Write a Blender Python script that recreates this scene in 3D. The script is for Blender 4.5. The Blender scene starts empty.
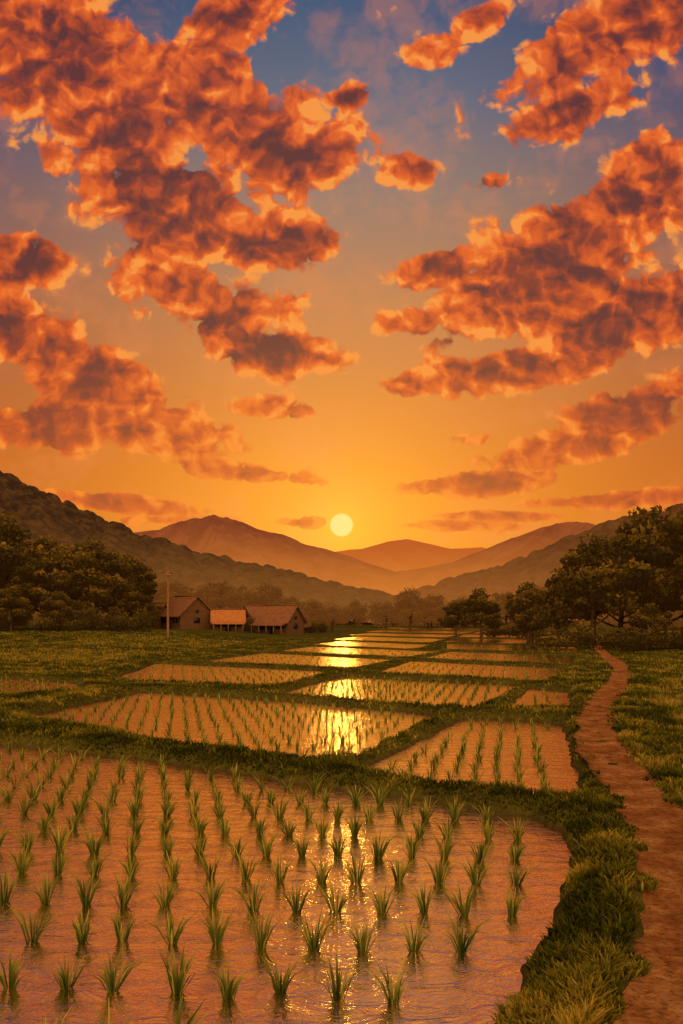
import bpy, math
import numpy as np
from mathutils import Vector
rng = np.random.default_rng(7)
scene = bpy.context.scene

# ------------------------------------------------------------------ helpers
def lin(r, g, b):
    f = lambda c: (c/255/12.92) if c/255 <= 0.04045 else ((c/255+0.055)/1.055)**2.4
    return (f(r), f(g), f(b), 1.0)

class NT:
    def __init__(s, tree): s.t = tree; s.n = tree.nodes; s.l = tree.links
    def new(s, typ, **kw):
        nd = s.n.new(typ)
        for k, v in kw.items(): setattr(nd, k, v)
        return nd
    def put(s, sock, v):
        if isinstance(v, bpy.types.NodeSocket): s.l.new(v, sock)
        elif v is not None: sock.default_value = v
    def math(s, op, a, b=None, c=None, clamp=False):
        nd = s.new('ShaderNodeMath', operation=op, use_clamp=clamp)
        s.put(nd.inputs[0], a); s.put(nd.inputs[1], b); s.put(nd.inputs[2], c)
        return nd.outputs[0]
    def vmath(s, op, a, b=None, scale=None):
        nd = s.new('ShaderNodeVectorMath', operation=op)
        s.put(nd.inputs[0], a); s.put(nd.inputs[1], b)
        if scale is not None: s.put(nd.inputs['Scale'], scale)
        return nd.outputs['Value'] if op in ('LENGTH', 'DOT_PRODUCT', 'DISTANCE') else nd.outputs[0]
    def comb(s, x, y, z=0.0):
        nd = s.new('ShaderNodeCombineXYZ')
        s.put(nd.inputs[0], x); s.put(nd.inputs[1], y); s.put(nd.inputs[2], z)
        return nd.outputs[0]
    def sep(s, v):
        nd = s.new('ShaderNodeSeparateXYZ'); s.put(nd.inputs[0], v); return nd.outputs
    def smooth(s, v, a, b, lo=0.0, hi=1.0, typ='SMOOTHSTEP'):
        nd = s.new('ShaderNodeMapRange', interpolation_type=typ)
        s.put(nd.inputs['Value'], v)
        nd.inputs['From Min'].default_value = a; nd.inputs['From Max'].default_value = b
        nd.inputs['To Min'].default_value = lo; nd.inputs['To Max'].default_value = hi
        return nd.outputs[0]
    def noise(s, vec, scale, detail=4, rough=0.5, dist=0.0, out=0, dims='3D'):
        nd = s.new('ShaderNodeTexNoise', noise_dimensions=dims)
        s.put(nd.inputs['Vector'], vec); nd.inputs['Scale'].default_value = scale
        nd.inputs['Detail'].default_value = detail; nd.inputs['Roughness'].default_value = rough
        nd.inputs['Distortion'].default_value = dist
        return nd.outputs[out]
    def ramp(s, fac, stops, interp='LINEAR'):
        nd = s.new('ShaderNodeValToRGB'); s.put(nd.inputs[0], fac)
        cr = nd.color_ramp; cr.interpolation = interp
        while len(cr.elements) < len(stops): cr.elements.new(0.5)
        for e, (p, c) in zip(cr.elements, stops): e.position = p; e.color = c
        return nd.outputs[0]
    def mix(s, fac, a, b, mode='MIX'):
        nd = s.new('ShaderNodeMix', data_type='RGBA', blend_type=mode)
        s.put(nd.inputs[0], fac); s.put(nd.inputs[6], a); s.put(nd.inputs[7], b)
        return nd.outputs[2]
    def bump(s, h, strength, dist):
        nd = s.new('ShaderNodeBump'); nd.inputs['Strength'].default_value = strength
        nd.inputs['Distance'].default_value = dist; s.put(nd.inputs['Height'], h)
        return nd.outputs[0]

def new_mat(name):
    m = bpy.data.materials.new(name); m.use_nodes = True
    m.node_tree.nodes.clear(); q = NT(m.node_tree)
    out = q.new('ShaderNodeOutputMaterial')
    return m, q, out

def principled(q, col, rough=0.8, normal=None, spec=0.3):
    p = q.new('ShaderNodeBsdfPrincipled')
    q.put(p.inputs['Base Color'], col); q.put(p.inputs['Roughness'], rough)
    p.inputs['Specular IOR Level'].default_value = spec
    if normal is not None: q.l.new(normal, p.inputs['Normal'])
    return p.outputs[0]
def diffuse(q, col, normal=None):
    p = q.new('ShaderNodeBsdfDiffuse'); q.put(p.inputs[0], col)
    if normal is not None: q.l.new(normal, p.inputs['Normal'])
    return p.outputs[0]

def mesh_np(name, V, F, tint=None, mats=(), matidx=None, smooth=False, link=True):
    V = np.ascontiguousarray(V, dtype=np.float32); F = np.ascontiguousarray(F, dtype=np.int32)
    me = bpy.data.meshes.new(name)
    me.vertices.add(len(V)); me.vertices.foreach_set('co', V.ravel())
    k = F.shape[1]
    me.loops.add(F.size); me.loops.foreach_set('vertex_index', F.ravel())
    me.polygons.add(len(F)); me.polygons.foreach_set('loop_start', np.arange(len(F), dtype=np.int32)*k)
    try: me.polygons.foreach_set('loop_total', np.full(len(F), k, dtype=np.int32))
    except Exception: pass
    if matidx is not None: me.polygons.foreach_set('material_index', np.ascontiguousarray(matidx, dtype=np.int32))
    if smooth: me.polygons.foreach_set('use_smooth', np.ones(len(F), dtype=bool))
    if tint is not None:
        at = me.attributes.new('tint', 'FLOAT', 'POINT')
        at.data.foreach_set('value', np.ascontiguousarray(tint, dtype=np.float32))
    me.update(calc_edges=True)
    for m in mats: me.materials.append(m)
    if not link: return me
    ob = bpy.data.objects.new(name, me); scene.collection.objects.link(ob)
    return ob

def hash2(ix, iy, s=0):
    n = (ix.astype(np.int64)*374761393 + iy.astype(np.int64)*668265263 + s*982451653) & 0x7fffffff
    n = ((n ^ (n >> 13)) * 1274126177) & 0x7fffffff
    return ((n ^ (n >> 16)) & 0xffff)/65535.0
def vnoise(x, y, s=0):
    ix = np.floor(x); iy = np.floor(y); fx = x-ix; fy = y-iy
    fx = fx*fx*(3-2*fx); fy = fy*fy*(3-2*fy)
    a = hash2(ix, iy, s); b = hash2(ix+1, iy, s); c = hash2(ix, iy+1, s); d = hash2(ix+1, iy+1, s)
    return (a*(1-fx)+b*fx)*(1-fy)+(c*(1-fx)+d*fx)*fy
def fbm(x, y, o=4, s=0):
    v = 0; a = 0.5
    for i in range(o): v = v+a*vnoise(x*2**i, y*2**i, s+i); a *= 0.5
    return v
def sm(a, b, x):
    t = np.clip((x-a)/(b-a), 0, 1); return t*t*(3-2*t)
def canopy(x, y, cell, s=0):
    """rounded tree-crown bumps on a jittered grid"""
    gx = np.floor(x/cell); gy = np.floor(y/cell); best = np.zeros_like(x)
    for dx in (-1, 0, 1):
        for dy in (-1, 0, 1):
            cx = gx+dx; cy = gy+dy
            px = (cx+0.15+0.7*hash2(cx, cy, s))*cell; py = (cy+0.15+0.7*hash2(cx, cy, s+1))*cell
            r = cell*(0.55+0.35*hash2(cx, cy, s+2))
            d2 = ((x-px)**2+(y-py)**2)/r**2
            best = np.maximum(best, np.sqrt(np.clip(1-d2, 0, 1))*r*(0.7+0.5*hash2(cx, cy, s+3)))
    return best

# ------------------------------------------------------------------ field plan (metres, water level z = 0)
paddies = [
 [(-22,28.8),(-16,25.5),(-7.9,21.1),(-4,18.75),(-.75,16.2),(1.3,14.7),(2.75,13.4),(2.95,12.6),(2.5,10.4),(1.97,8.75),(1.36,7.3),(0.98,6.65),(0.1,4.8),(-1,2.5),(-3,-1),(-26,-1)],
 [(-9.5,26.6),(-3.5,20.5),(-.5,18.2),(0.1,18.8),(2.8,27.0),(2.4,28.3),(-2.2,32.6),(-7.9,36.2)],
 [(0.3,17.0),(2.0,15.5),(3.6,14.4),(4.0,15.5),(6.0,24.8),(5.8,25.8),(3.9,26.9),(3.5,26)],
 [(5.1,28.2),(7.2,28.2),(9.1,36.8),(8.0,38.0)],
 [(-2.6,34.5),(3.9,28.4),(4.5,30.0),(7.7,38.8),(7.3,40.2),(0.5,45.6),(-0.5,43)],
 [(-10.9,41.8),(-3.1,37.4),(-1.7,44),(-0.8,49.5),(-1.5,51.0),(-12,59)],
 [(-14,30.3),(-10.1,35.8),(-12.4,41.2),(-24,49.5),(-26,38)],
 [(-9.8,60.4),(0.4,52.0),(4.2,64),(-6.5,76.5)],
 [(1.6,47.3),(8.8,41),(13.3,53),(5.0,62.6)],
 [(-6,79.5),(4.6,66.6),(8.9,80),(-3,94.5)],
 [(5.6,64.8),(14.2,55.6),(17.9,71),(9.9,80)],
 [(-4,98),(6.6,84.8),(10,101),(0,117)],
 [(9.9,82.8),(19.4,74),(24,93.5),(12.3,104)],
 [(-2,122),(10,105),(15,128),(3,146)],
 [(12,106.5),(25,95.5),(31,121),(16.5,133)],
 [(0,153),(15,133.5),(21,159),(6,180)],
 [(17.5,136),(33.5,122),(41,152),(22.5,164)],
 [(4,188),(22,166),(30,200),(10,226)],
 [(24,167),(43,154.5),(53,192),(32,206)],
 [(8,235),(31,207),(39,248),(16,290)],
 [(34,209),(56,195),(66,243),(43,258)],
]
dry = [
 [(-15,56),(-32,62),(-30,82),(-13,76)], [(-12,82),(-30,90),(-28,118),(-9,108)],
 [(-27,52),(-48,60),(-52,80),(-35,76)],
 [(6.6,13),(14,10),(17,19),(8.2,21)], [(8.6,22.5),(18,20.5),(21,31),(11,33)],
 [(12,35),(22,32),(27,44),(15.5,46.5)], [(5.0,8),(12,5),(14,9),(6.5,11.8)],
 [(17.5,49),(28,46),(31,62),(20,65)],
]
pathc = np.array([(0.2,1.0),(1.2,3.8),(2.25,6.0),(2.8,7.2),(3.4,8.9),(3.9,10.6),(4.47,13.1),(5.12,16.8),(5.6,19.5),(6.32,22.3),(7.3,25.9),(9.0,31),(11.8,38.5),(14.8,47.7),(16.9,55),(19.3,65),(22,76),(26,92),(33,118)])
def catmull(P, n=14):
    out = []
    for i in range(len(P)-1):
        p0 = P[max(i-1,0)]; p1 = P[i]; p2 = P[i+1]; p3 = P[min(i+2,len(P)-1)]
        for k in range(n):
            t = k/n
            out.append(0.5*((2*p1)+(-p0+p2)*t+(2*p0-5*p1+4*p2-p3)*t*t+(-p0+3*p1-3*p2+p3)*t**3))
    out.append(P[-1]); return np.array(out)
path = catmull(pathc)
PW = 0.40
def polydist(x, y, poly):
    poly = np.array(poly, float); n = len(poly)
    d2 = np.full(x.shape, 1e9); ins = np.zeros(x.shape, bool)
    for i in range(n):
        a = poly[i]; b = poly[(i+1) % n]; e = b-a
        t = np.clip(((x-a[0])*e[0]+(y-a[1])*e[1])/(e@e), 0, 1)
        d2 = np.minimum(d2, (x-a[0]-t*e[0])**2+(y-a[1]-t*e[1])**2)
        c = (a[1] > y) != (b[1] > y)
        if abs(e[1]) > 1e-9: ins ^= c & (x < e[0]*(y-a[1])/e[1]+a[0])
    d = np.sqrt(d2); return np.where(ins, -d, d)
def sdist(x, y, polys):
    out = np.full(x.shape, 9.0)
    for p in polys:
        P = np.array(p); m = (x > P[:,0].min()-3) & (x < P[:,0].max()+3) & (y > P[:,1].min()-3) & (y < P[:,1].max()+3)
        if m.any():
            out[m] = np.minimum(out[m], polydist(x[m], y[m], p))
    return out
def pdist(x, y):
    out = np.full(x.shape, 9.0)
    m = (y > -2) & (y < 122) & (x > -3) & (x < 37)
    xs = x[m]; ys = y[m]; d2 = np.full(xs.shape, 81.0)
    P = path[::3]
    for i in range(len(P)-1):
        a = P[i]; e = P[i+1]-a
        t = np.clip(((xs-a[0])*e[0]+(ys-a[1])*e[1])/(e@e), 0, 1)
        d2 = np.minimum(d2, (xs-a[0]-t*e[0])**2+(ys-a[1]-t*e[1])**2)
    out[m] = np.sqrt(d2); return out
def land(x, y):
    far = sm(28, 65, y)
    z = 0.21-0.08*far+(0.09*(fbm(x*0.5, y*0.5, 3, 5)-0.45)+0.05*(vnoise(x*2.1, y*2.1, 8)-0.5))*(1-.6*far)
    z = z+1.0*sm(10, 26, -x)*sm(55, 145, y)+0.6*sm(14, 30, x-0.12*y)*sm(40, 95, y)
    return z
def height(x, y):
    sd = sdist(x, y, paddies)+0.22*(vnoise(x*1.3, y*1.3, 3)-0.5)+0.12*(vnoise(x*4, y*4, 4)-0.5)-0.12
    L = land(x, y)
    dd = sdist(x, y, dry)
    L = L-0.16*(1-sm(-0.4, 0.3, dd))*(L > .15)
    pd = pdist(x, y)
    h = -0.13+(L+0.13)*sm(-0.25, 0.32, sd)
    h = h+0.05*sm(0.2, .7, sd)*(1-sm(.7, 1.4, sd))
    return h, sd, pd, dd

# ------------------------------------------------------------------ materials
def attr(q, name='tint'):
    nd = q.new('ShaderNodeAttribute'); nd.attribute_name = name; return nd.outputs['Fac']

def leaf_mat(name, stops, trans=0.35, haze=None, hazef=0.0):
    m, q, out = new_mat(name)
    col = q.ramp(attr(q), stops)
    p = diffuse(q, col)
    tr = q.new('ShaderNodeBsdfTranslucent'); q.put(tr.inputs[0], col)
    mx = q.new('ShaderNodeMixShader'); mx.inputs[0].default_value = trans
    q.l.new(p, mx.inputs[1]); q.l.new(tr.outputs[0], mx.inputs[2]); res = mx.outputs[0]
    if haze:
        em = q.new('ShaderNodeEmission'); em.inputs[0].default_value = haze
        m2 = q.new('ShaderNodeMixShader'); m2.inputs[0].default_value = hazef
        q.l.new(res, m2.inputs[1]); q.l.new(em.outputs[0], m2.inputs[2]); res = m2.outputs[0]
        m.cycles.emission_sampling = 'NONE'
    q.l.new(res, out.inputs[0]); return m

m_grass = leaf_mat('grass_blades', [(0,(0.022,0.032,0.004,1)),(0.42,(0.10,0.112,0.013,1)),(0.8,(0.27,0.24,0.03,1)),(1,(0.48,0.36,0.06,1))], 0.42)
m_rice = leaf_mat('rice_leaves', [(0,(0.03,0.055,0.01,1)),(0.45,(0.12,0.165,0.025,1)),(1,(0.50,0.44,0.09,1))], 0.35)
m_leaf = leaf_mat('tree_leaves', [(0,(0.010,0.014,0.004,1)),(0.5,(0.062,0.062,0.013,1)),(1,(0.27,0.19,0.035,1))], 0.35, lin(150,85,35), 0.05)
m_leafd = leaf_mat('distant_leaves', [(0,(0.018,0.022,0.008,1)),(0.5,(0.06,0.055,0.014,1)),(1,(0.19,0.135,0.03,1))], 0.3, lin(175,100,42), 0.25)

m_bark, q, out = new_mat('bark')
tc = q.new('ShaderNodeTexCoord').outputs['Object']
nz = q.noise(tc, 3.0, 4)
q.l.new(diffuse(q, q.ramp(nz, [(0.3,(0.03,0.02,0.012,1)),(0.7,(0.12,0.075,0.045,1))]), q.bump(nz,0.6,0.05)), out.inputs[0])

m_ground, q, out = new_mat('ground_soil_and_turf')
geo = q.new('ShaderNodeNewGeometry').outputs['Position']; z = q.sep(geo)[2]
n1 = q.noise(geo, 0.35, 6, 0.6, dims='2D'); n2 = q.noise(geo, 6.0, 5, 0.65, dims='2D')
turf = q.mix(0.5, q.ramp(n1, [(0.3,(0.03,0.036,0.008,1)),(0.7,(0.12,0.11,0.022,1))]), q.ramp(n2, [(0.3,(0.02,0.026,0.006,1)),(0.75,(0.14,0.12,0.028,1))]))
mud = q.ramp(n2, [(0.3,(0.035,0.022,0.014,1)),(0.7,(0.085,0.055,0.035,1))])
col = q.mix(q.smooth(z, -0.04, 0.07), mud, turf)
q.l.new(diffuse(q, col, q.bump(n2, 0.8, 0.06)), out.inputs[0])

m_path, q, out = new_mat('packed_dirt')
geo = q.new('ShaderNodeNewGeometry').outputs['Position']
n1 = q.noise(geo, 2.2, 6, 0.65); n2 = q.noise(geo, 16.0, 5, 0.7)
e = attr(q)
col = q.ramp(n1, [(0.32,(0.17,0.064,0.020,1)),(0.5,(0.32,0.138,0.048,1)),(0.68,(0.52,0.27,0.11,1))])
col = q.mix(q.smooth(n2,0.45,0.68,0,0.75), col, (0.10,0.042,0.016,1))
col = q.mix(q.smooth(q.math('ADD', e, q.math('MULTIPLY', q.math('SUBTRACT', n2, 0.5), 0.6)), 0.50, 0.85, 0, 0.8), col, (0.06,0.05,0.015,1))
q.l.new(diffuse(q, col, q.bump(q.math('ADD', n1, q.math('MULTIPLY', n2, 0.5)), 1.0, 0.10)), out.inputs[0])

m_water, q, out = new_mat('paddy_water')
geo = q.new('ShaderNodeNewGeometry').outputs['Position']
sv = q.vmath('MULTIPLY', geo, (1.0, 1.5, 1.0))
w1 = q.noise(sv, 2.6, 4, 0.62, 0.8, dims='2D'); w2 = q.noise(sv, 10.0, 3, 0.6, 0.5, dims='2D'); big = q.noise(geo, 0.35, 2, 0.5, dims='2D')
hgt = q.math('ADD', w1, q.math('MULTIPLY', w2, 0.30))
nb = q.bump(hgt, 0.46, 0.036)
gl = q.new('ShaderNodeBsdfGlossy'); gl.inputs['Color'].default_value = (1.0,0.88,0.60,1)
q.put(gl.inputs['Roughness'], q.smooth(big, 0.3, 0.7, 0.07, 0.13)); q.l.new(nb, gl.inputs['Normal'])
mudc = q.ramp(q.noise(geo, 1.5, 5, 0.65, dims='2D'), [(0.38,(0.06,0.027,0.012,1)),(0.62,(0.30,0.15,0.06,1))])
pr = diffuse(q, mudc, nb)
fr = q.new('ShaderNodeFresnel'); fr.inputs[0].default_value = 1.33; q.l.new(nb, fr.inputs[1])
fac = q.math('ADD', q.math('MULTIPLY', fr.outputs[0], 0.50), 0.76, clamp=True)
mx = q.new('ShaderNodeMixShader'); q.l.new(fac, mx.inputs[0]); q.l.new(pr, mx.inputs[1]); q.l.new(gl.outputs[0], mx.inputs[2])
q.l.new(mx.outputs[0], out.inputs[0])

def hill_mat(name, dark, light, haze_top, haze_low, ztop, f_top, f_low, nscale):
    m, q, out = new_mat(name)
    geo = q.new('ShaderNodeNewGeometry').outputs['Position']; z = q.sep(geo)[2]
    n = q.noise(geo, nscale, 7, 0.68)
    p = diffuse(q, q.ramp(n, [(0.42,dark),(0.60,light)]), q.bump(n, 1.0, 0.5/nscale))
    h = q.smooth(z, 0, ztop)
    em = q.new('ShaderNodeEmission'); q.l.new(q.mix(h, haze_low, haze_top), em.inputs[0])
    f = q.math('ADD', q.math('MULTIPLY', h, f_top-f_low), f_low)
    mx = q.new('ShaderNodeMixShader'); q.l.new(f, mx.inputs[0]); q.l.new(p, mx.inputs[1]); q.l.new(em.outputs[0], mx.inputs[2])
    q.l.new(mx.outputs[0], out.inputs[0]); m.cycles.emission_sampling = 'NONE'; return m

# ------------------------------------------------------------------ ground
nr, nc = 1000, 430
t = np.linspace(0, 1, nr); ys = -4+8*(np.exp(t*6.15)-1)
s = np.linspace(-1, 1, nc); us = s*0.42+s**3*0.85
Yg, Ug = np.meshgrid(ys, us, indexing='ij'); Xg = Ug*(Yg+14)
x = Xg.ravel(); y = Yg.ravel()
h, sd, pd, dd = height(x, y)
w = 1-sm(0.30, 0.55, pd)
h = h-0.07*w
idx = np.arange(nr*nc).reshape(nr, nc)
F = np.stack([idx[:-1,:-1], idx[:-1,1:], idx[1:,1:], idx[1:,:-1]], -1).reshape(-1, 4)
mesh_np('ground', np.stack([x, y, h], -1), F, mats=[m_ground], smooth=True)

wv = np.array([(-60,-3,0),(90,-3,0),(90,300,0),(-60,300,0)], float)
mesh_np('paddy_water', wv, np.array([[0,1,2,3]]), mats=[m_water])

P = path; T = np.gradient(P, axis=0); T /= np.linalg.norm(T, axis=1)[:,None]; Nn = np.stack([T[:,1], -T[:,0]], -1)
k = 4; tt = np.linspace(0, len(P)-1, (len(P)-1)*k+1)
Px = np.stack([np.interp(tt, np.arange(len(P)), P[:,i]) for i in (0,1)], -1)
Nx = np.stack([np.interp(tt, np.arange(len(P)), Nn[:,i]) for i in (0,1)], -1)
cw = 15; a = np.linspace(-1, 1, cw)
halfw = (PW+0.16*(vnoise(tt*0.15, tt*0, 31)-0.5)+0.08*(vnoise(tt*0.6, tt*0, 33)-0.5))
X = Px[:,None,0]+Nx[:,None,0]*a[None]*halfw[:,None]*1.25; Y = Px[:,None,1]+Nx[:,None,1]*a[None]*halfw[:,None]*1.25
hx = land(X.ravel(), Y.ravel()).reshape(X.shape)-0.015-0.045*(1-np.abs(a[None])**2)+0.035*(vnoise(X*3, Y*3, 6)-0.5)+0.045
I = np.arange(X.size).reshape(X.shape)
F = np.stack([I[:-1,:-1], I[:-1,1:], I[1:,1:], I[1:,:-1]], -1).reshape(-1, 4)
tint = np.broadcast_to(np.abs(a[None])**2*0.8, X.shape).ravel()
mesh_np('dirt_path', np.stack([X.ravel(), Y.ravel(), hx.ravel()], -1), F, tint=tint, mats=[m_path], smooth=True)

# ------------------------------------------------------------------ blades
def blades(P, az, H, W, lean, tint, droop=0.0):
    n = len(P); d = np.stack([np.cos(az), np.sin(az), np.zeros(n)], -1)
    fa = az+np.pi/2+rng.normal(0, 0.7, n)
    sx = np.stack([np.cos(fa), np.sin(fa), np.zeros(n)], -1)*W[:,None]*0.5
    up = np.array([0,0,1.0])
    mid = P+up*(H*0.55)[:,None]+d*(H*lean*0.42)[:,None]
    tip = P+up*(H*(1-droop*lean))[:,None]+d*(H*lean)[:,None]
    V = np.stack([P-sx*0.8, P+sx*0.8, mid+sx, mid-sx, tip+sx*0.12, tip-sx*0.12], 1).reshape(-1, 3)
    b = np.arange(n)[:,None]*6
    F = np.concatenate([b+np.array([[0,1,2,3]]), b+np.array([[3,2,4,5]])], 1).reshape(-1, 4)
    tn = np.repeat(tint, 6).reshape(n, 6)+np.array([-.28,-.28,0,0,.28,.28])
    return V, F, np.clip(tn, 0, 1).ravel()

N = 600000
v = rng.random(N); yy = 3.2*np.exp(v*np.log(130/3.2)); yy = yy + rng.normal(0, .05, N)
uu = rng.uniform(-0.5, 0.55, N); xx = uu*yy*1.0
hh, sd, pd, dd = height(xx, yy)
clump = fbm(xx*2.3, yy*2.3, 3, 40)
keep = (sd > 0.06) & (pd > 0.24+0.36*vnoise(xx*2.8, yy*2.8, 22)) & (rng.random(N) < 0.35+1.2*(clump-0.15))
infield = dd < -0.2
xx, yy, hh, sd, pd, clump, infield = [q_[keep] for q_ in (xx, yy, hh, sd, pd, clump, infield)]
n = len(xx)
lod = 1+yy/28.0
Hh = (0.05+0.17*clump+0.05*rng.random(n))*np.where(infield, 1.7, 1.0)*(1-.35*sm(30, 70, yy)*(xx > -12))*np.where(pd < .55, .6, 1)
Hh *= 0.6+0.4*sm(0.1, 0.5, sd)
Ww = (0.012+0.010*rng.random(n))*lod
patch = fbm(xx*0.9, yy*0.9, 3, 60)
tint = np.clip(0.44+1.8*(patch-0.45)+1.0*(clump-0.45)+rng.normal(0, 0.14, n)+np.where(infield, 0.18, 0), 0, 1)
Pb = np.stack([xx, yy, hh-0.015], -1)
V, F, tn = blades(Pb, rng.uniform(0, 2*np.pi, n), Hh, Ww, rng.uniform(0.2, 1.0, n), tint, 0.25)
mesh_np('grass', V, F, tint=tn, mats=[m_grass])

# ------------------------------------------------------------------ rice seedlings
pts = []
for pi, p in enumerate(paddies):
    A = np.array(p); lo = A.min(0); hi = A.max(0)
    if lo[1] > 84: continue
    if pi == 0:
        gx = np.arange(-13, 5, 0.44); gy = np.arange(3.9, 29, 1.06)
    else:
        sc = 1.05+max(0, lo[1]-25)/38
        gx = np.arange(lo[0]-1, hi[0]+1, 0.40*sc); gy = np.arange(lo[1]-1, hi[1]+4, 1.08*sc)
    GX, GY = np.meshgrid(gx, gy); r_ = np.arange(len(gy))[:,None]
    GX = GX+(r_ % 2)*0.20+rng.normal(0, 0.022, GX.shape); GY = GY+rng.normal(0, 0.035, GX.shape)-0.07*GX
    a_ = GX.ravel(); b_ = GY.ravel()
    mk = (polydist(a_, b_, p) < -0.30) & (b_ > 4.3) & (np.abs(a_) < 0.6*b_+3) & (rng.random(a_.shape) > 0.015)
    pts.append(np.stack([a_[mk], b_[mk]], -1))
pts = np.concatenate(pts)
bl = []
for (px_, py_) in pts:
    nb_ = 26 if py_ < 15 else (14 if py_ < 22 else (8 if py_ < 45 else 6))
    size = rng.uniform(0.32, 0.44)*(1 if py_ < 15 else .92 if py_ < 22 else .8 if py_ < 45 else .58)
    az = rng.uniform(0, 2*np.pi, nb_); r = rng.uniform(0, 0.04, nb_)
    lean = np.abs(rng.normal(0.42, 0.24, nb_)).clip(0.02, 0.95)*(1 if py_ < 25 else .7)
    Hs = size*rng.uniform(0.5, 1.05, nb_)
    bl.append(np.stack([px_+r*np.cos(az), py_+r*np.sin(az), np.full(nb_, -0.03), az, Hs, rng.uniform(0.013, 0.022, nb_)*(1+py_/80), lean, np.clip(rng.normal(0.54, 0.2, nb_), 0, 1)], -1))
B = np.concatenate(bl)
V, F, tn = blades(B[:,:3], B[:,3], B[:,4], B[:,5], B[:,6], B[:,7], 0.25)
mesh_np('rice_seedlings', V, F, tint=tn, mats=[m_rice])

# ------------------------------------------------------------------ leaves / trees
def leaf_quads(C, size):
    n = len(C); a = rng.normal(size=(n,3)); a /= np.linalg.norm(a, axis=1)[:,None]
    b = rng.normal(size=(n,3)); b -= (b*a).sum(1)[:,None]*a; b /= np.linalg.norm(b, axis=1)[:,None]
    a = a*size[:,None]*0.5; b = b*size[:,None]*0.36
    V = np.stack([C-a, C+b*1.0, C+a, C-b*1.0], 1).reshape(-1, 3)
    return V, np.arange(4*n).reshape(n, 4)
def tube(pts, rad, sides=8):
    V = []; F = []
    pts = [np.array(p, float) for p in pts]
    for i, p in enumerate(pts):
        d = pts[min(i+1, len(pts)-1)]-pts[max(i-1, 0)]; d /= np.linalg.norm(d)
        a = np.cross(d, [0.3,1,0.1]); a /= np.linalg.norm(a); b = np.cross(d, a)
        for j in range(sides):
            th = 2*np.pi*j/sides; V.append(p+rad[i]*(a*math.cos(th)+b*math.sin(th)))
    for i in range(len(pts)-1):
        for j in range(sides):
            F.append((i*sides+j, i*sides+(j+1) % sides, (i+1)*sides+(j+1) % sides, (i+1)*sides+j))
    return np.array(V), np.array(F)
def lobe_points(c, R, n):
    d = rng.normal(size=(n,3)); d /= np.linalg.norm(d, axis=1)[:,None]
    rr = rng.random(n)**0.42
    wob = 1+0.22*np.sin(3.1*d[:,0]*2+c[0]*3)*np.cos(2.7*d[:,1]*2+c[1]*5)+0.15*np.sin(7*d[:,2]+c[2])
    return c+d*(rr*wob)[:,None]*R, d, rr
def tree_mesh(name, seed, width=1.0, leafn=15000, mat=None):
    global rng
    keep_rng = rng; rng = np.random.default_rng(seed)
    VV = []; FF = []; TT = []; MM = []; off = 0
    def add(V, F, tint, m):
        nonlocal off
        VV.append(V); FF.append(F+off); TT.append(np.full(len(V), tint) if np.isscalar(tint) else tint); MM.append(np.full(len(F), m)); off += len(V)
    lean = rng.normal(0, 0.25, 2).clip(-.4, .4)
    tr = [(0,0,-0.3),(lean[0]*.2,lean[1]*.2,1.2),(lean[0]*.6,lean[1]*.6,3.0),(lean[0],lean[1],5.2),(lean[0]*1.2,lean[1]*1.2,7.6)]
    V, F = tube(tr, [0.36,0.26,0.20,0.13,0.04]); add(V, F, 0.3, 0)
    lobes = [(np.array([lean[0]*1.2, lean[1]*1.2, 8.0]), np.array([1.7,1.7,1.5]))]
    nb = 12
    for i in range(nb):
        z0 = 1.3+4.2*((i*5) % nb)/nb+rng.uniform(-.2, .2); th = 2*np.pi*i/nb+rng.normal(0, 0.3); L = rng.uniform(1.9, 3.0)*width*(1.08-0.06*z0)
        st = np.array([lean[0]*z0/5, lean[1]*z0/5, z0]); en = st+np.array([L*math.cos(th), L*math.sin(th), rng.uniform(0.7, 2.0)])
        md = (st+en)/2+np.array([0,0,-0.2])
        V, F = tube([st, md, en], [0.12,0.08,0.03], 6); add(V, F, 0.3, 0)
        R = rng.uniform(1.0, 1.6)
        lobes.append((en+np.array([0,0,0.3]), np.array([R*1.15, R*1.15, R*0.9])))
        for _ in range(3):
            o = rng.normal(0, 1, 3).clip(-1.1, 1.1)*np.array([1.1,1.1,.9])*R*0.75; r2 = R*rng.uniform(.4, .62)
            lobes.append((en+o+np.array([0,0,.4]), np.array([r2,r2,r2*.8])))
    for _ in range(6):
        lobes.append((np.array([rng.uniform(-1.4, 1.4)*width, rng.uniform(-1.4, 1.4)*width, rng.uniform(4, 8.0)]), np.array([1.4,1.4,1.2])*rng.uniform(.75, 1.2)))
    vol = np.array([np.prod(l[1])**(0.72) for l in lobes]); cnt = (leafn*vol/vol.sum()).astype(int)
    for (c, R), k_ in zip(lobes, cnt):
        Pn, d, rr = lobe_points(c, R, k_)
        base = rng.uniform(0.15, 0.65)
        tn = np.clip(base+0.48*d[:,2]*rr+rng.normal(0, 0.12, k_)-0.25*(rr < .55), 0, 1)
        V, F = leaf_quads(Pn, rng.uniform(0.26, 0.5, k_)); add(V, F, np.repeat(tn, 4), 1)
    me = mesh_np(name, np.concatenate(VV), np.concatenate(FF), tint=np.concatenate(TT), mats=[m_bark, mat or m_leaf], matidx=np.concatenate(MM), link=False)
    rng = keep_rng; return me
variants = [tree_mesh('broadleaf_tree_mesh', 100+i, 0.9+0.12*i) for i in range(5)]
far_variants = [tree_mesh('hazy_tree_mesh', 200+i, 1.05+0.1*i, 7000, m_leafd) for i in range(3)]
def gz(x_, y_):
    return float(land(np.array([float(x_)]), np.array([float(y_)]))[0])
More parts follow.
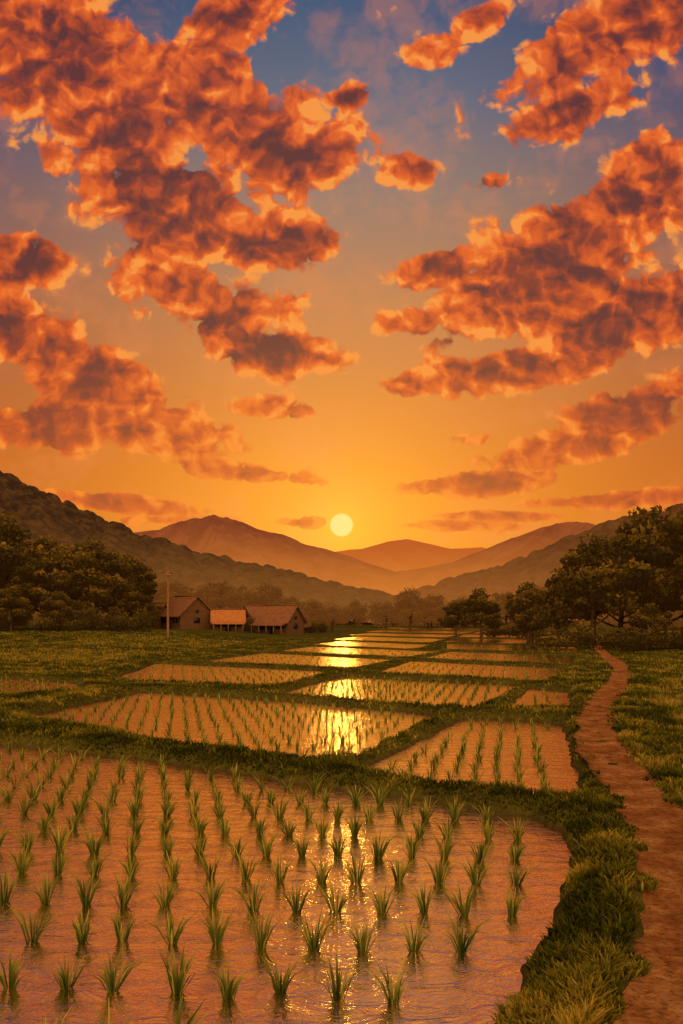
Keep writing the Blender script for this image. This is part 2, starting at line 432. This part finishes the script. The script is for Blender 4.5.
def put_tree(x_, y_, hgt, name='broadleaf_tree', vs=variants, squash=1.0):
    me = vs[int(rng.integers(len(vs)))]
    ob = bpy.data.objects.new(name, me); scene.collection.objects.link(ob)
    sc = hgt/9.6; ob.location = (x_, y_, gz(x_, y_)-0.1); ob.scale = (sc*squash, sc*squash, sc); ob.rotation_euler = (0, 0, float(rng.uniform(0, 6.28)))
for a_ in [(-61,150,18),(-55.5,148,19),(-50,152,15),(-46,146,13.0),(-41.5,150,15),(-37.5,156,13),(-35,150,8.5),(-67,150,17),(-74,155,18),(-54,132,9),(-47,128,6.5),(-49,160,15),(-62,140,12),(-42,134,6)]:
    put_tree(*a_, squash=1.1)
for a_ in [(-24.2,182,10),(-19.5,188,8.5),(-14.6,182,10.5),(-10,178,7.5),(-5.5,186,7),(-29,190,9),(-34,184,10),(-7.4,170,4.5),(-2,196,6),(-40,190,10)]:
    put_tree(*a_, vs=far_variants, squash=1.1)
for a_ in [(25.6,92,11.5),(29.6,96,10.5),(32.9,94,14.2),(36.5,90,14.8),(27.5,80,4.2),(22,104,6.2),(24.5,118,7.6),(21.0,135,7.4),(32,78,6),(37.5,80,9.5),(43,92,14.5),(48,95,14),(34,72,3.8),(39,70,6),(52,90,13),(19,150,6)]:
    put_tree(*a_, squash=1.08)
for a_ in [(13,262,8),(20,262,12),(26,270,9),(33,255,8),(38,280,10),(48,262,11),(54,250,12),(60,262,12),(43,290,10),(4,290,9),(29,290,11)]:
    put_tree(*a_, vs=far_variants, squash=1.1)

def foliage_mass(name, clumps, per, leaf, mat):
    VV = []; FF = []; TT = []; off = 0
    for (cx, cy, R, Hc) in clumps:
        z0 = gz(cx, cy)
        for _ in range(3):
            c = np.array([cx+rng.normal(0, R*.4), cy+rng.normal(0, R*.4), z0+Hc*rng.uniform(.3, .65)])
            Pn, d, rr = lobe_points(c, np.array([R*.75, R*.75, Hc*.45]), per//3)
            V, F = leaf_quads(Pn, rng.uniform(.6, 1.2, len(Pn))*leaf)
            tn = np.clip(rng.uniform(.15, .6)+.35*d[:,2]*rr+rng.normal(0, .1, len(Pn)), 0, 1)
            VV.append(V); FF.append(F+off); TT.append(np.repeat(tn, 4)); off += len(V)
    mesh_np(name, np.concatenate(VV), np.concatenate(FF), tint=np.concatenate(TT), mats=[mat])
cl = [(X_, 300+rng.uniform(-30, 40)+abs(X_)*0.2, rng.uniform(3, 6.5), rng.uniform(4.5, 10)) for X_ in np.arange(-170, 190, 3.4)]
cl += [(X_, 215+rng.uniform(-15, 15), rng.uniform(2.5, 4.5), rng.uniform(3, 6.5)) for X_ in np.arange(-100, -12, 3.5)]
cl += [(X_, 190+rng.uniform(-15, 15)-0.5*(X_-50), rng.uniform(2.5, 4.5), rng.uniform(3, 6.5)) for X_ in np.arange(55, 130, 3.2)]
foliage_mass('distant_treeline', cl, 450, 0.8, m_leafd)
sh = [(X_, 134+rng.uniform(-8, 6), rng.uniform(1.4, 2.6), rng.uniform(1.6, 3.6)) for X_ in np.arange(-70, -27, 1.7)]
sh += [(X_, 168+rng.uniform(-3, 10), rng.uniform(1.2, 2.2), rng.uniform(1.3, 2.8)) for X_ in np.arange(-30, -3, 1.9)]
sh += [(X_, 84+rng.uniform(-7, 6), rng.uniform(1.2, 2.3), rng.uniform(1.0, 2.8)) for X_ in np.arange(21.5, 60, 1.5)]
sh += [(X_, 150-2.2*(X_-20)+rng.uniform(-4, 4)*1, rng.uniform(1.4, 2.2), rng.uniform(1.2, 2.2)) for X_ in np.arange(24, 44, 1.8)]
foliage_mass('shrubs', sh, 700, 0.32, m_leaf)

# ------------------------------------------------------------------ hills
def hill(name, prof, Y0, depth, back, mat, amp, cell, camp, seed, nx=420, ny=110, spur=0.35):
    prof = np.array(prof, float); k_ = Y0/900.0
    xs = np.linspace(prof[0,0], prof[-1,0], nx)*k_
    tv = np.concatenate([np.linspace(0, 1, ny), np.linspace(1.03, 1.6, 12)])
    Xh, Tv = np.meshgrid(xs, tv)
    Yh = (Y0-depth)+Tv*depth
    Zr = np.interp(Xh/k_, prof[:,0], prof[:,1])*k_
    n = fbm(Xh/amp, Yh/amp, 5, seed)-0.47
    ridg = 1-np.abs(2*fbm(Xh/(amp*0.6)+3+Yh/(amp*2.0), Yh/(amp*2.5), 5, seed+9)-1)
    f = np.where(Tv <= 1, np.clip(Tv, 0, 1)**1.15, 1-(Tv-1)*1.2)
    Z = Zr*f*(1+spur*(ridg-0.8)*np.clip(1-Tv, 0, 1)**.7*2.0)+n*Zr*0.12*np.clip(Tv*2, 0, 1)
    if camp > 0: Z = Z+canopy(Xh, Yh, cell, seed+50)*camp*np.clip(Zr/(8*k_), 0, 1)+canopy(Xh, Yh, cell*.45, seed+70)*camp*.6*np.clip(Zr/(8*k_), 0, 1)
    Z = Z-2.0*(Tv <= 0)
    I = np.arange(Xh.size).reshape(Xh.shape)
    F = np.stack([I[:-1,:-1], I[:-1,1:], I[1:,1:], I[1:,:-1]], -1).reshape(-1, 4)
    mesh_np(name, np.stack([Xh.ravel(), Yh.ravel(), Z.ravel()], -1), F, mats=[mat], smooth=True)
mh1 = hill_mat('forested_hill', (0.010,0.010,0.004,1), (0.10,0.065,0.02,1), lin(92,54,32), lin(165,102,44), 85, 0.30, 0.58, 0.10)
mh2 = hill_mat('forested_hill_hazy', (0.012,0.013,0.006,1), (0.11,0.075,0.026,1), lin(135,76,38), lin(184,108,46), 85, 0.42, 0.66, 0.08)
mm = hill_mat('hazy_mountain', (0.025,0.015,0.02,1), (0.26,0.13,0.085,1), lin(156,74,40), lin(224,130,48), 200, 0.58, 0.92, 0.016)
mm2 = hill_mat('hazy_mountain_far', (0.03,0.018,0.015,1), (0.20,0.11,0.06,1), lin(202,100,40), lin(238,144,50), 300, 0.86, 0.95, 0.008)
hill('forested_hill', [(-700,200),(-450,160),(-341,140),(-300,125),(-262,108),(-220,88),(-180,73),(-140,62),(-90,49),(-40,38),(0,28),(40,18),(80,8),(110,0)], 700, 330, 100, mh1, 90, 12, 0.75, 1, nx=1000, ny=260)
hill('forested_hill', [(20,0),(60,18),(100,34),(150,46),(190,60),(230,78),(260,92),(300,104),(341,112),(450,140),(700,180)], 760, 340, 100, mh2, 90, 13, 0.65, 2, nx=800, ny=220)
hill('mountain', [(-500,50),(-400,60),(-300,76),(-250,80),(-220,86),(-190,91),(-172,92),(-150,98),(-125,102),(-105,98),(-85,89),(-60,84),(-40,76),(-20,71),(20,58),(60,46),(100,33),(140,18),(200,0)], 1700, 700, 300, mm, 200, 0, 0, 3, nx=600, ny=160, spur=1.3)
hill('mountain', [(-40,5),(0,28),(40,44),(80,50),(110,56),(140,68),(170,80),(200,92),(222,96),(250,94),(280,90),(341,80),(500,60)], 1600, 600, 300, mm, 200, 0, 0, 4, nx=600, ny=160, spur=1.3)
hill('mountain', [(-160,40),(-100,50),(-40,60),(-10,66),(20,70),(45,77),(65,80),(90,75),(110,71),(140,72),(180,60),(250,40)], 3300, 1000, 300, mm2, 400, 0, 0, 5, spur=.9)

# ------------------------------------------------------------------ houses
def simple_mat(name, c1, c2, sc, rough=0.8, bump=0.4, stretch=(1,1,1)):
    m, q, out = new_mat(name)
    tc = q.vmath('MULTIPLY', q.new('ShaderNodeTexCoord').outputs['Object'], stretch)
    n = q.noise(tc, sc, 6, 0.6)
    q.l.new(principled(q, q.ramp(n, [(0.3,c1),(0.7,c2)]), rough, q.bump(n, bump, 0.05)), out.inputs[0]); return m
m_wall = simple_mat('plank_wall', (0.06,0.028,0.013,1), (0.17,0.085,0.038,1), 2.5, stretch=(4,4,0.5))
m_roofd = simple_mat('weathered_tile_roof', (0.12,0.05,0.022,1), (0.28,0.125,0.055,1), 3.0)
m_roofo = simple_mat('orange_lit_roof', (0.28,0.10,0.03,1), (0.5,0.21,0.06,1), 3.0)  # orange light on this roof is painted into its colour
m_dark = simple_mat('dark_opening', (0.01,0.008,0.006,1), (0.03,0.02,0.015,1), 2.0, 0.4)
m_trim = simple_mat('wood_trim', (0.10,0.055,0.03,1), (0.22,0.12,0.065,1), 4.0)
m_pole = simple_mat('weathered_pole_wood', (0.14,0.075,0.035,1), (0.28,0.15,0.07,1), 4.0)
def boxes(name, bs, mat, parent):
    V = []; F = []
    for (x0,x1,y0,y1,z0,z1) in bs:
        o = len(V); V += [(x0,y0,z0),(x1,y0,z0),(x1,y1,z0),(x0,y1,z0),(x0,y0,z1),(x1,y0,z1),(x1,y1,z1),(x0,y1,z1)]
        F += [(o,o+3,o+2,o+1),(o+4,o+5,o+6,o+7),(o,o+1,o+5,o+4),(o+1,o+2,o+6,o+5),(o+2,o+3,o+7,o+6),(o+3,o,o+4,o+7)]
    ob = mesh_np(name, np.array(V), np.array(F), mats=[mat]); ob.parent = parent; return ob
def polymesh(name, V, F, mat, parent):
    me = bpy.data.meshes.new(name); me.from_pydata(V, [], F); me.materials.append(mat)
    ob = bpy.data.objects.new(name, me); scene.collection.objects.link(ob); ob.parent = parent; return ob
def gable_roof(V, F, x0, x1, y0, y1, ze, zr, th, ov):
    ym = (y0+y1)/2; sl = (zr-ze)/((y1-y0)/2)
    ya = y0-ov; yb = y1+ov; za = ze-sl*ov
    prof = [(ya, za), (ym, zr), (yb, za), (yb, za+th), (ym, zr+th*1.25), (ya, za+th)]
    o = len(V)
    for xx_ in (x0-ov*.8, x1+ov*.8):
        for (p_, z_) in prof: V.append((xx_, p_, z_))
    F += [(o,o+1,o+7,o+6),(o+1,o+2,o+8,o+7),(o+2,o+3,o+9,o+8),(o+3,o+4,o+10,o+9),(o+4,o+5,o+11,o+10),(o+5,o,o+6,o+11),
          (o,o+5,o+4,o+1),(o+1,o+4,o+3,o+2),(o+6,o+7,o+10,o+11),(o+7,o+8,o+9,o+10)]
def house(x_, y_, w, d, hw, hr, rot, roofm, leanto=True):
    e = bpy.data.objects.new('farm_house', None); scene.collection.objects.link(e)
    e.location = (x_, y_, gz(x_, y_)); e.rotation_euler = (0, 0, math.radians(rot))
    X0, X1, Y0_, Y1_ = -w/2, w/2, -d/2, d/2
    V = [(X0,Y0_,-.3),(X1,Y0_,-.3),(X1,Y1_,-.3),(X0,Y1_,-.3),(X0,Y0_,hw),(X1,Y0_,hw),(X1,Y1_,hw),(X0,Y1_,hw),(X0,0,hw+hr-.05),(X1,0,hw+hr-.05)]
    polymesh('walls', V, [(0,1,5,4),(2,3,7,6),(1,2,6,9,5),(3,0,4,8,7)], m_wall, e)
    V = []; F = []; gable_roof(V, F, X0, X1, Y0_, Y1_, hw, hw+hr, 0.16, 0.65)
    if leanto:
        o = len(V); a0, a1 = X0-.3, X1+.3
        V += [(a0,Y0_-.02,hw*.86),(a1,Y0_-.02,hw*.86),(a1,Y0_-2.0,hw*.60),(a0,Y0_-2.0,hw*.60),(a0,Y0_-.02,hw*.86+.14),(a1,Y0_-.02,hw*.86+.14),(a1,Y0_-2.0,hw*.60+.12),(a0,Y0_-2.0,hw*.60+.12)]
        F += [(o,o+1,o+2,o+3),(o+4,o+7,o+6,o+5),(o+3,o+2,o+6,o+7),(o+1,o+5,o+6,o+2),(o,o+3,o+7,o+4)]
        boxes('porch_posts', [(p_-.08,p_+.08,Y0_-1.9,Y0_-1.74,-.3,hw*.61) for p_ in np.linspace(X0, X1, 5)], m_trim, e)
    polymesh('roof', V, F, roofm, e)
    boxes('ridge_cap', [(X0-.6,X1+.6,-.16,.16,hw+hr+.17,hw+hr+.32)], m_trim, e)
    boxes('door', [(-.5,.5,Y0_-.05,Y0_+.02,0,2.0)], m_dark, e)
    wz = hw*.38; wins = []
    for p_ in (-w*.36, -w*.2, w*.2, w*.36): wins.append((p_-.45,p_+.45,Y0_-.04,Y0_+.02,wz,wz+.9))
    boxes('windows', wins+[(X1-.02,X1+.04,-.6,.6,wz,wz+.95),(X0-.04,X0+.02,-.6,.6,wz,wz+.95),(X1-.02,X1+.045,-.35,.35,hw+.15,hw+.7),(X0-.045,X0+.02,-.35,.35,hw+.15,hw+.7)], m_dark, e)
    boxes('window_frames', [(b[0]-.08,b[1]+.08,b[2]-.03,b[3]-.03,b[4]-.12,b[4]-.02) for b in wins]+[(b[0]-.08,b[1]+.08,b[2]-.03,b[3]-.03,b[5]+.02,b[5]+.12) for b in wins], m_trim, e)
house(-27.2, 158, 7.4, 6.4, 2.6, 2.9, -52, m_roofd, False)
house(-34.0, 160, 5.5, 4.5, 2.3, 2.0, -25, m_roofd, False)
house(-19.8, 157, 5.0, 4.2, 1.9, 1.6, 8, m_roofo)
house(-10.8, 160, 6.4, 5.0, 2.5, 2.4, -32, m_roofd)
house(-16.0, 172, 5.0, 4.5, 2.6, 2.1, 40, m_roofd, False)

e = bpy.data.objects.new('utility_pole', None); scene.collection.objects.link(e)
e.location = (-21.2, 110, gz(-21.2, 110))
V, F = tube([(0,0,-.4),(0,0,3),(0.02,0,8.4)], [0.18,0.15,0.11], 10); ob = mesh_np('pole', V, F, mats=[m_pole], smooth=True); ob.parent = e
boxes('crossarms', [(-.6,.6,-.28,-.14,7.5,7.70)], m_pole, e)
boxes('insulators', [(p_-.05,p_+.05,-.26,-.16,7.70,7.92) for p_ in (-.5,.5)], m_dark, e)

# ------------------------------------------------------------------ sky
W = bpy.data.worlds.new('World'); scene.world = W; W.use_nodes = True
W.node_tree.nodes.clear(); q = NT(W.node_tree)
dirv = q.new('ShaderNodeTexCoord').outputs['Generated']
sx_, sy_, sz_ = q.sep(dirv)[0:3]
yy_ = q.math('MAXIMUM', q.math('ABSOLUTE', sy_), 0.15)
U = q.math('MULTIPLY', q.math('DIVIDE', sx_, yy_), 9.0)
Vv = q.math('MULTIPLY', q.math('DIVIDE', q.math('MAXIMUM', sz_, 0.0), yy_), 9.0)
UV1 = q.comb(U, Vv, 1.0)
cV = q.math('ADD', Vv, q.math('DIVIDE', q.math('MULTIPLY', Vv, 1.3), q.math('ADD', Vv, 0.5)))
Q0 = q.comb(U, cV, 0.0)
wn = q.noise(Q0, 2.4, 3, 0.55, out=1, dims='2D')
Q = q.vmath('ADD', Q0, q.vmath('SCALE', q.vmath('SUBTRACT', wn, (0.5,0.5,0.5)), scale=0.28))
g = bpy.data.node_groups.new('cloud_texture', 'ShaderNodeTree')
g.interface.new_socket('Vector', in_out='INPUT', socket_type='NodeSocketVector')
g.interface.new_socket('Value', in_out='OUTPUT', socket_type='NodeSocketFloat')
g.interface.new_socket('Billow', in_out='OUTPUT', socket_type='NodeSocketFloat')
G = NT(g); gi = G.new('NodeGroupInput').outputs[0]; go = G.new('NodeGroupOutput')
f1 = G.noise(gi, 1.0, 7, 0.57, dims='2D')
def bill(sc, amp):
    vo = G.new('ShaderNodeTexVoronoi', feature='F1', voronoi_dimensions='2D'); G.put(vo.inputs['Vector'], gi)
    vo.inputs['Scale'].default_value = sc
    d = vo.outputs['Distance']
    return G.math('MULTIPLY', G.math('SUBTRACT', 0.22, G.math('MULTIPLY', d, d)), amp)
val = G.math('MULTIPLY', G.math('SUBTRACT', f1, 0.5), 1.35)
bb = bill(1.8, 0.38)
for sc_, am_ in ((4.1, 0.30), (9.3, 0.16)): bb = G.math('ADD', bb, bill(sc_, am_))
g.links.new(G.math('ADD', val, bb), go.inputs[0]); g.links.new(bb, go.inputs[1])
def ctex(v):
    nd = q.new('ShaderNodeGroup'); nd.node_tree = g; q.put(nd.inputs[0], v); return nd.outputs
blobs = [(-3.0,5.7,1.1,.6,-15),(-2.2,5.0,1.0,.55,-35),(-1.4,5.15,1.1,.58,-10),(-.45,4.7,.65,.38,0),(-1.8,4.2,1.0,.6,-25),(-.85,3.75,.85,.26,5),(-1.4,3.2,1.0,.38,-20),
(-.6,2.68,.8,.22,-10),(-1.0,6.05,.6,.35,20),(-3.3,3.6,.5,.28,0),(-3.1,2.8,.85,.33,-25),(-2.4,2.35,.9,.27,-10),(-3.0,1.95,1.1,.24,0),(-1.75,1.85,.85,.27,-15),
(-1.1,1.48,.85,.12,-8),(-2.3,1.15,.9,.10,-5),(2.3,5.6,1.1,.38,25),(3.2,6.1,.8,.45,20),(2.2,5.05,.9,.25,20),(3.0,4.3,.85,.42,30),(2.1,3.6,1.1,.5,25),
(1.7,3.1,.95,.42,10),(2.9,3.0,1.1,.38,15),(1.7,2.5,1.15,.25,10),(.75,2.35,.5,.15,5),(.95,3.5,.5,.2,15),(.75,2.95,.45,.17,5,.2),(3.0,2.05,.9,.3,15),
(2.2,1.7,.95,.20,10),(1.35,1.35,.9,.13,4),(2.9,1.2,1.0,.10,3),(0.05,5.22,.3,.13,15,.3),(.7,4.45,.36,.16,10,.35),(1.5,4.38,.36,.13,0,.35),(-.35,.95,.5,.07,0,.45),(.95,.93,.8,.07,0,.35),(1.0,5.65,.45,.2,10,.25),
(-2.9,4.6,.5,.25,-20,.3),(-.75,2.1,.5,.12,0,.35),(1.4,5.95,.4,.2,30,.25),(1.6,1.02,.9,.06,0,.35),(1.3,1.78,.4,.08,0,.35),(-1.7,.98,.8,.06,0,.4)]
M = None
for bl_ in blobs:
    bu, bv, ru, rv, ang = bl_[:5]; ex = bl_[5] if len(bl_) > 5 else 0.0
    c_, s_ = math.cos(math.radians(ang)), math.sin(math.radians(ang)); ru *= 1.18; rv *= 1.28
    A_ = q.vmath('DOT_PRODUCT', UV1, (c_/ru, s_/ru, -(c_*bu+s_*bv)/ru))
    B_ = q.vmath('DOT_PRODUCT', UV1, (-s_/rv, c_/rv, -(-s_*bu+c_*bv)/rv))
    o = q.math('MULTIPLY_ADD', A_, A_, q.math('MULTIPLY_ADD', B_, B_, ex))
    M = o if M is None else q.math('SMOOTH_MIN', M, o, 0.10)
M = q.smooth(q.math('SQRT', q.math('MAXIMUM', M, 0.0)), 0.1, 1.5, 1.0, 0.12)
C0 = ctex(Q); T0 = C0[0]
toSn = q.vmath('NORMALIZE', q.vmath('SUBTRACT', (0.0, 1.6, 0.0), Q))
C1 = ctex(q.vmath('ADD', Q, q.vmath('SCALE', toSn, scale=0.12))); T1 = C1[0]
D = q.math('ADD', M, T0)
alpha = q.smooth(D, 0.45, 0.61)
core = q.math('ADD', M, q.math('SUBTRACT', T0, C0[1]))
thick = q.smooth(core, 0.45, 1.15)
relief = q.math('MULTIPLY', q.math('SUBTRACT', T0, T1), 1.9)
shade = q.math('ADD', q.math('SUBTRACT', 0.80, q.math('MULTIPLY', thick, 0.58)), relief, clamp=True)
ccol = q.ramp(shade, [(0.0,lin(96,46,46)),(0.3,lin(142,58,40)),(0.55,lin(194,78,34)),(0.8,lin(234,104,34)),(1.0,lin(248,150,62))])
lowc = q.ramp(shade, [(0.0,lin(168,72,32)),(0.5,lin(212,92,30)),(1.0,lin(242,132,36))])
ccol = q.mix(q.smooth(Vv, 0.8, 3.2), lowc, ccol)
base = q.ramp(q.math('DIVIDE', Vv, 8.0), [(0.0,lin(230,120,32)),(0.07,lin(240,134,28)),(0.12,lin(244,140,28)),(0.19,lin(238,136,34)),(0.27,lin(224,132,52)),(0.40,lin(196,130,80)),(0.52,lin(156,124,106)),(0.65,lin(106,108,124)),(0.78,lin(66,86,118)),(1.0,lin(38,60,105))])
sidef = q.smooth(q.math('ABSOLUTE', U), 0.3, 4.0)
base = q.mix(sidef, base, q.mix(1.0, base, (0.68,0.56,0.72,1), 'MULTIPLY'))
base = q.mix(q.smooth(T0, -0.15, 0.30, 0, 0.5), base, q.mix(0.5, base, lin(235,135,75)))
sky = q.new('ShaderNodeTexSky', sky_type='NISHITA'); sky.sun_disc = False
sky.sun_elevation = math.radians(5.9); sky.sun_rotation = 0.0
r = q.vmath('LENGTH', q.vmath('SUBTRACT', UV1, (0.0, 0.93, 1.0)))
front = q.math('GREATER_THAN', sy_, 0.0)
glow = q.math('MULTIPLY', q.math('EXPONENT', q.math('MULTIPLY', r, -1.6)), front)
base = q.mix(1.0, base, q.mix(1.0, (0.20,0.19,0.012,1), q.comb(glow, glow, glow), 'MULTIPLY'), 'ADD')
col = q.mix(q.math('MULTIPLY', alpha, 0.95), base, ccol)
col = q.mix(1.0, col, q.mix(1.0, (0.12,0.06,0.0,1), q.comb(glow, glow, glow), 'MULTIPLY'), 'ADD')
disc = q.math('MULTIPLY', q.smooth(r, 0.10, 0.125, 1.0, 0.0), front)
col = q.mix(disc, col, (1.15,0.72,0.22,1))
# unseen sky half behind the viewer, brightened as added warm fill light
rear_fill = q.smooth(sy_, -0.45, 0.02, 1.0, 0.0)
col = q.mix(rear_fill, col, (2.15,1.18,0.44,1))
col = q.mix(1.0, col, q.mix(1.0, sky.outputs[0], (0.003,0.003,0.002,1), 'MULTIPLY'), 'ADD')
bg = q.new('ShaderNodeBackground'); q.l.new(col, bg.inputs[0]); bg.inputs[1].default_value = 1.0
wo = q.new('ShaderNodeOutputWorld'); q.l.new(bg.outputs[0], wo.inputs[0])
W.cycles.sampling_method = 'MANUAL'; W.cycles.sample_map_resolution = 256

sd_ = bpy.data.lights.new('sun', 'SUN'); sd_.energy = 0.04; sd_.angle = math.radians(1.2); sd_.color = (1.0, 0.48, 0.10)
so = bpy.data.objects.new('sun', sd_); scene.collection.objects.link(so)
so.rotation_euler = (math.radians(90-5.9), 0, math.radians(180))

# ------------------------------------------------------------------ camera
cd = bpy.data.cameras.new('camera'); cam = bpy.data.objects.new('camera', cd); scene.collection.objects.link(cam)
cam.location = (0, 0, 3.0); cam.rotation_euler = (math.radians(90), 0, 0)
cd.sensor_fit = 'VERTICAL'; cd.sensor_height = 36; cd.lens = 900/1024*36; cd.shift_y = 106/1024
cd.clip_end = 9000; cd.clip_start = 0.05
scene.camera = cam
scene.view_settings.view_transform = 'Standard'; scene.view_settings.look = 'None'; scene.view_settings.exposure = 0
print('plants', len(pts), 'blades', n)
